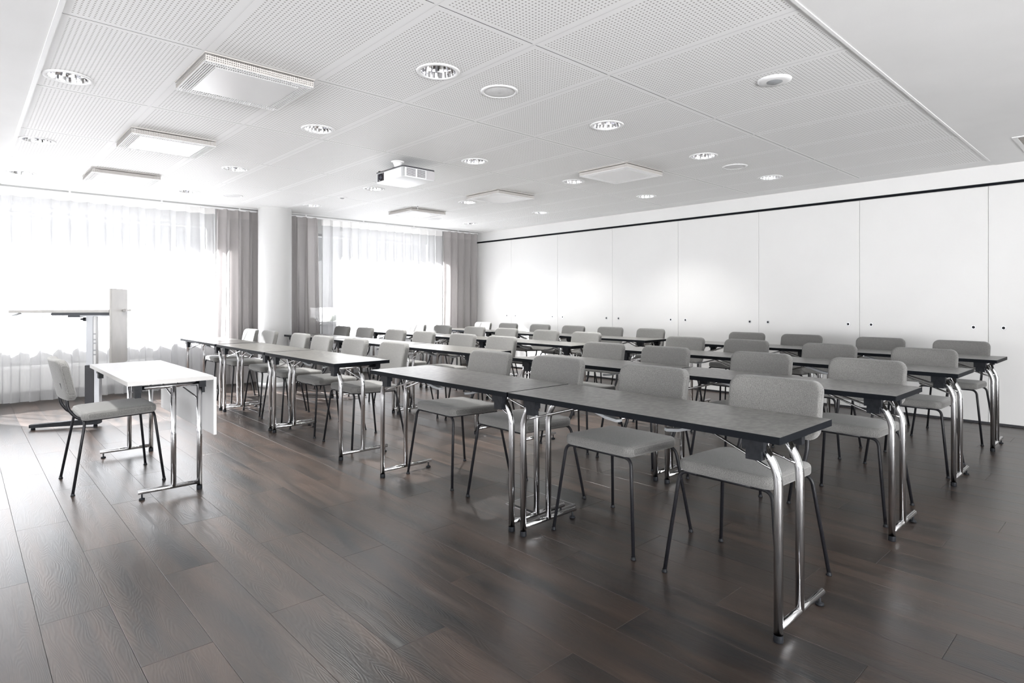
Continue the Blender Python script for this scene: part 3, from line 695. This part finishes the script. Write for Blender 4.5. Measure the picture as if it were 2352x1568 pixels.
# ================================================================== TABLES
TH = .744; TT = .026; TD = .48
def tabletop(ln, mt, me, dep=TD, th=TH):
    b = rbox(dep, ln, TT, .003, 0, 2); m = M()
    b.faces.ensure_lookup_table(); b.verts.ensure_lookup_table()
    fs0 = [[v.index for v in f.verts] for f in b.faces if abs(f.normal.z) > .9]; fs1 = [[v.index for v in f.verts] for f in b.faces if abs(f.normal.z) <= .9]
    vs = [v.co[:] for v in b.verts]; m.add(vs, fs0, 0); m.add(vs, fs1, 1); b.free()
    return m.mesh('tabletop', [mt, me])
def table_proto(ln, straight=False, mt=LAM, me=EDGE, th=TH, name='folding_table'):
    """x: 0 = edge away from the chairs, y centred, z 0 floor"""
    r = empty(name); zt = th-TT; z3 = zt-.021
    obj('tabletop', tabletop(ln, mt, me), r, (TD/2, 0, th-TT/2))
    xp = (.075, .262); xb = .478
    mir = straight
    X = (lambda x: TD-x+.0) if mir else (lambda x: x)
    if mir: xp = (.075, .225); xb = .42
    for s in (-1, 1):
        E_ = s*ln/2                       # table end
        def Y(d): return E_-s*d           # d inwards from the end
        yp = .038 if not straight else .038; yt = .095 if not straight else .038
        for k, x in enumerate(xp):
            z0 = .012 if k == 0 else .045
            if straight: pts = [(X(x), Y(yp), z0), (X(x), Y(yp), z3)]
            else: pts = fillet([(x, Y(yp), z0), (x, Y(yp), .60), (x, Y(yt), z3)], .045, 6)
            lg = obj('leg', M().tube(pts, .0158, 16).mesh('leg', CHROME), r)
            if k == 0: obj('foot_cap', M().lathe([(.0165, .026), (.0172, .004), (.0165, .0), (.001, .0)], 16, (X(x), Y(yp), 0)).mesh('cap', BLACK), lg)
        fb = obj('foot_bar', M().tube([(X(xp[0]), Y(yp), .048), (X(xb), Y(yp), .048)], .0135, 14).mesh('foot_bar', CHROME), r)
        obj('levelling_foot', M().lathe([(.005, .036), (.005, .012), (.015, .010), (.017, .002), (.001, .002)], 16, (X(xb-.022), Y(yp), 0)).mesh('lf', BLACK), fb)
        obj('cross_tube', M().tube([(X(.075), Y(yt), z3), (X(.405), Y(yt), z3)], .013, 12).mesh('ct', CHROME), r)
        for x in (.060, .420):
            bk = M(); a, b_ = Y(yt-.018), Y(yt+.062); a, b_ = min(a, b_), max(a, b_)
            bk.box((X(x)-.020, a, zt-.044), (X(x)+.020, b_, zt)); bk.box((X(x)-.016, a+.010, zt-.080), (X(x)+.016, b_-.012, zt-.044))
            obj('hinge_bracket', bk.mesh('hb', BLACK), r)
        xa, xb2 = X(xp[0]+.012), X(xp[1]-.012); zs_ = .602 if not straight else .585
        for xx, xe in ((xa, X(.150)), (xb2, X(.225))):
            obj('strut', M().tube(fillet([(xx, Y(yp+.012), zs_), (xx, Y(yp+.05), zs_+.012), (xe, Y(.345), zt-.026), (xe, Y(.39), zt-.012)], .03, 4), .0052, 8).mesh('strut', CHROME), r)
        lv = M(); y0, y1, y2 = Y(.345), Y(.42), Y(.56)
        xc = (X(.150)+X(.225))/2
        prof = [(y0, zt-.020, .012), (y0*.5+y1*.5, zt-.026, .022), (y1, zt-.034, .024), (Y(.50), zt-.058, .023), (y2, zt-.066, .018), (Y(.575), zt-.064, .010)]
        vs = []
        for yy, zz, hw in prof: vs += [(xc-hw, yy, zz), (xc+hw, yy, zz), (xc+hw*.8, yy, zz+.012), (xc-hw*.8, yy, zz+.012)]
        fs = [(0,1,2,3)]+[(i*4+a, i*4+(a+1) % 4, (i+1)*4+(a+1) % 4, (i+1)*4+a) for i in range(5) for a in range(4)]+[(20,21,22,23)]
        lv.add(vs, fs); lv.box((xc-.025, min(Y(.36), Y(.41)), zt-.014), (xc+.025, max(Y(.36), Y(.41)), zt))
        obj('latch_lever', lv.mesh('lever', GREYPL), r)
    obj('stretcher_rail', M().box((TD/2-.030, -ln/2+.46, zt-.010), (TD/2+.030, ln/2-.46, zt)).mesh('rail', GREYPL), r)
    return r
tpn = table_proto(1.390); index_kids()
TYN = [(.887+.695), (2.290+.695)]; TYF = [4.213+.700, 5.628+.700, 7.078+.700]
first = True; rj = random.Random(4)
tnn = ['outer table', 'aisle table']; tnf = ['aisle table', 'middle table', 'window table']
for i in range(4):
    for ys, ws, bn in ((TYN, tnn, 'near block'), (TYF, tnf, 'far block')):
        for k, y in enumerate(ys):
            t = tpn if first else copy_tree(tpn); first = False
            t.location = (ROWX[i]+(rj.uniform(-.004, .004) if i else 0), y, 0)
            tag(t, 'dark folding table, %s in the %s of the %s' % (ws[k], bn, ROWN[i]), 'table', 'dark folding tables in rows')
# presenter desk
pd = table_proto(1.41, True, DESKW, DESKE, .730, 'presenter_desk'); pd.location = (.740, 4.895, 0)
pd.scale = (1, 1, 1)
mp_ = rbox(.018, 1.39, .375, 0, 0); bmesh.ops.bevel(mp_, geom=mp_.edges[:], offset=.001, segments=1, affect='EDGES'); mp_.verts.index_update()
obj('modesty_panel', M().bm(mp_, 0, False).mesh('mp', mat('modesty_laminate', (.55,.55,.55), .35)), pd, (TD+.012, 0, .342+.1875))
tag(pd, 'white presenter desk with hanging modesty panel on chrome legs', 'desk')

# ================================================================== LECTERN
th = R(22); lr = empty('lectern', (.950, 7.060, 0), -th)
def lx(name, a, b, mt, parent=lr, bev=.003):
    b_ = rbox(b[0]-a[0], b[1]-a[1], b[2]-a[2], 0, 0); bmesh.ops.bevel(b_, geom=b_.edges[:], offset=bev, segments=2, affect='EDGES'); b_.verts.index_update()
    return obj(name, M().bm(b_, 0, False).mesh(name, mt), parent, tuple((p+q)/2 for p, q in zip(a, b)))
ft = M(); vs = []
for u, hw, z0, z1 in ((-.495, .026, .022, .050), (-.25, .03, .022, .062), (.0, .036, .022, .082), (.055, .036, .022, .082), (.078, .030, .030, .070)):
    vs += [(u, -hw, z0), (u, hw, z0), (u, hw, z1), (u, -hw, z1)]
ft.add(vs, [(0,1,2,3)[::-1]]+[(i*4+a, i*4+(a+1) % 4, (i+1)*4+(a+1) % 4, (i+1)*4+a) for i in range(4) for a in range(4)]+[(16,17,18,19)])
f_ = obj('foot', ft.mesh('foot', BLACK), lr)
for u in (-.47, .03): obj('glide', M().lathe([(.016, .022), (.018, .001), (.001, .001)], 14, (u, 0, 0)).mesh('gl', BLACK), f_)
lx('outer_column', (-.045, -.055, .07), (.028, .055, .600), mat('anthracite_column', (.012,.012,.016), .3))
lx('column_cover', (.030, -.050, .07), (.072, .050, .560), SILVERPNT)
lx('inner_column', (-.036, -.045, .58), (.020, .045, 1.072), SILVERPNT)
ic = lx('rear_profile', (.022, -.042, .58), (.044, .042, 1.068), mat('profile_light', (.62,.62,.62), .4))
for z in (.70, .742, .81, .845, .90): obj('profile_clip', M().box((-.012, -.0445, z-.33-.494-.006), (.0115, -.0425, z-.33-.494+.006)).mesh('pc', GREYPL), ic)
lx('tabletop', (-.556, -.30, 1.110), (.214, .30, 1.135), LECW)
lx('front_ledge', (.240, .08, 1.112), (.267, .31, 1.135), LECW)
lx('front_panel', (.217, -.31, .600), (.237, .29, 1.338), LECW)
lx('motor_tray', (-.30, -.11, 1.082), (.205, .11, 1.109), mat('tray_dark', (.05,.055,.065), .4), bev=.006)
lx('control_box', (-.175, -.08, 1.062), (-.075, .08, 1.082), mat('box_dark', (.04,.045,.055), .4))
lx('support_plate', (-.075, -.09, 1.070), (.20, .09, 1.082), SILVERPNT)
hs = obj('hand_control', M().add([(-.56,-.26,1.085),(-.56,-.20,1.085),(-.50,-.20,1.109),(-.50,-.26,1.109),(-.53,-.26,1.084),(-.53,-.20,1.084),(-.48,-.20,1.104),(-.48,-.26,1.104)],
      [(0,1,2,3),(4,7,6,5),(0,4,5,1),(2,6,7,3),(0,3,7,4),(1,5,6,2)]).mesh('hc', GREYPL), lr)
pts = [(-.475,-.23,1.100)]+[(-.475+.40*t, -.23+.18*t, 1.100-.056*math.sin(t*PI/2)) for t in (.1,.2,.35,.5,.65,.8,.9,1)]
obj('cable', M().tube(pts, .0022, 6).mesh('cable', GREYPL), lr)
obj('cable_plug', M().tube([(-.078,-.05,1.044),(-.058,-.05,1.044),(-.057,-.05,1.044),(-.036,-.05,1.044)], [.008,.008,.019,.019], 12).mesh('plug', BLACK), lr)
tag(lr, 'height-adjustable lectern on a black foot beside the left window', 'lectern')

# ================================================================== SMALL THINGS
def floor_box(x, y, label, opened):
    r = empty('floor_box', (x, y, 0)); s = .148
    fr = M()
    for a, b in (((-s,-s),(s,-s+.004)), ((-s,s-.004),(s,s)), ((-s,-s),(-s+.004,s)), ((s-.004,-s),(s,s))): fr.box((a[0],a[1],0),(b[0],b[1],.004))
    obj('frame', fr.mesh('fbf', STEEL), r)
    obj('lid', M().box((-s+.006,-s+.006,.0005),(s-.006,s-.006,.0032)).mesh('lid', WOOD), r)
    obj('cable_flap', M().box((-s+.010,-.07,.0033),(-s+.028,.09,.0042)).mesh('flap', BLACK), r)
    if opened: obj('lid_edge', M().box((-s+.004,-s,.004),(s,-s+.005,.008)).mesh('le', STEEL), r)
    tag(r, label, 'floor socket')
floor_box(2.552, 2.517, 'square metal-framed floor socket lid under the first row, near block', True)
floor_box(2.552, 6.87, 'square metal-framed floor socket lid under the first row, far block', False)
r = empty('waste_bin', (6.70, 8.78, 0))
obj('body', M().lathe([(.001, .004), (.085, .004), (.088, .01), (.112, .27), (.116, .275), (.112, .278), (.106, .272), (.084, .02)], 28).mesh('bin', mat('bin_white', (.78,.77,.75), .4)), r)
obj('bin_liner', M().lathe([(.1165, .262), (.1185, .240), (.1145, .24), (.1155, .276), (.1165,.262)], 28).mesh('liner', mat('liner', (.7,.7,.7), .4)), r)
tag(r, 'small white tapered waste bin standing by the far corner curtain', 'waste bin')
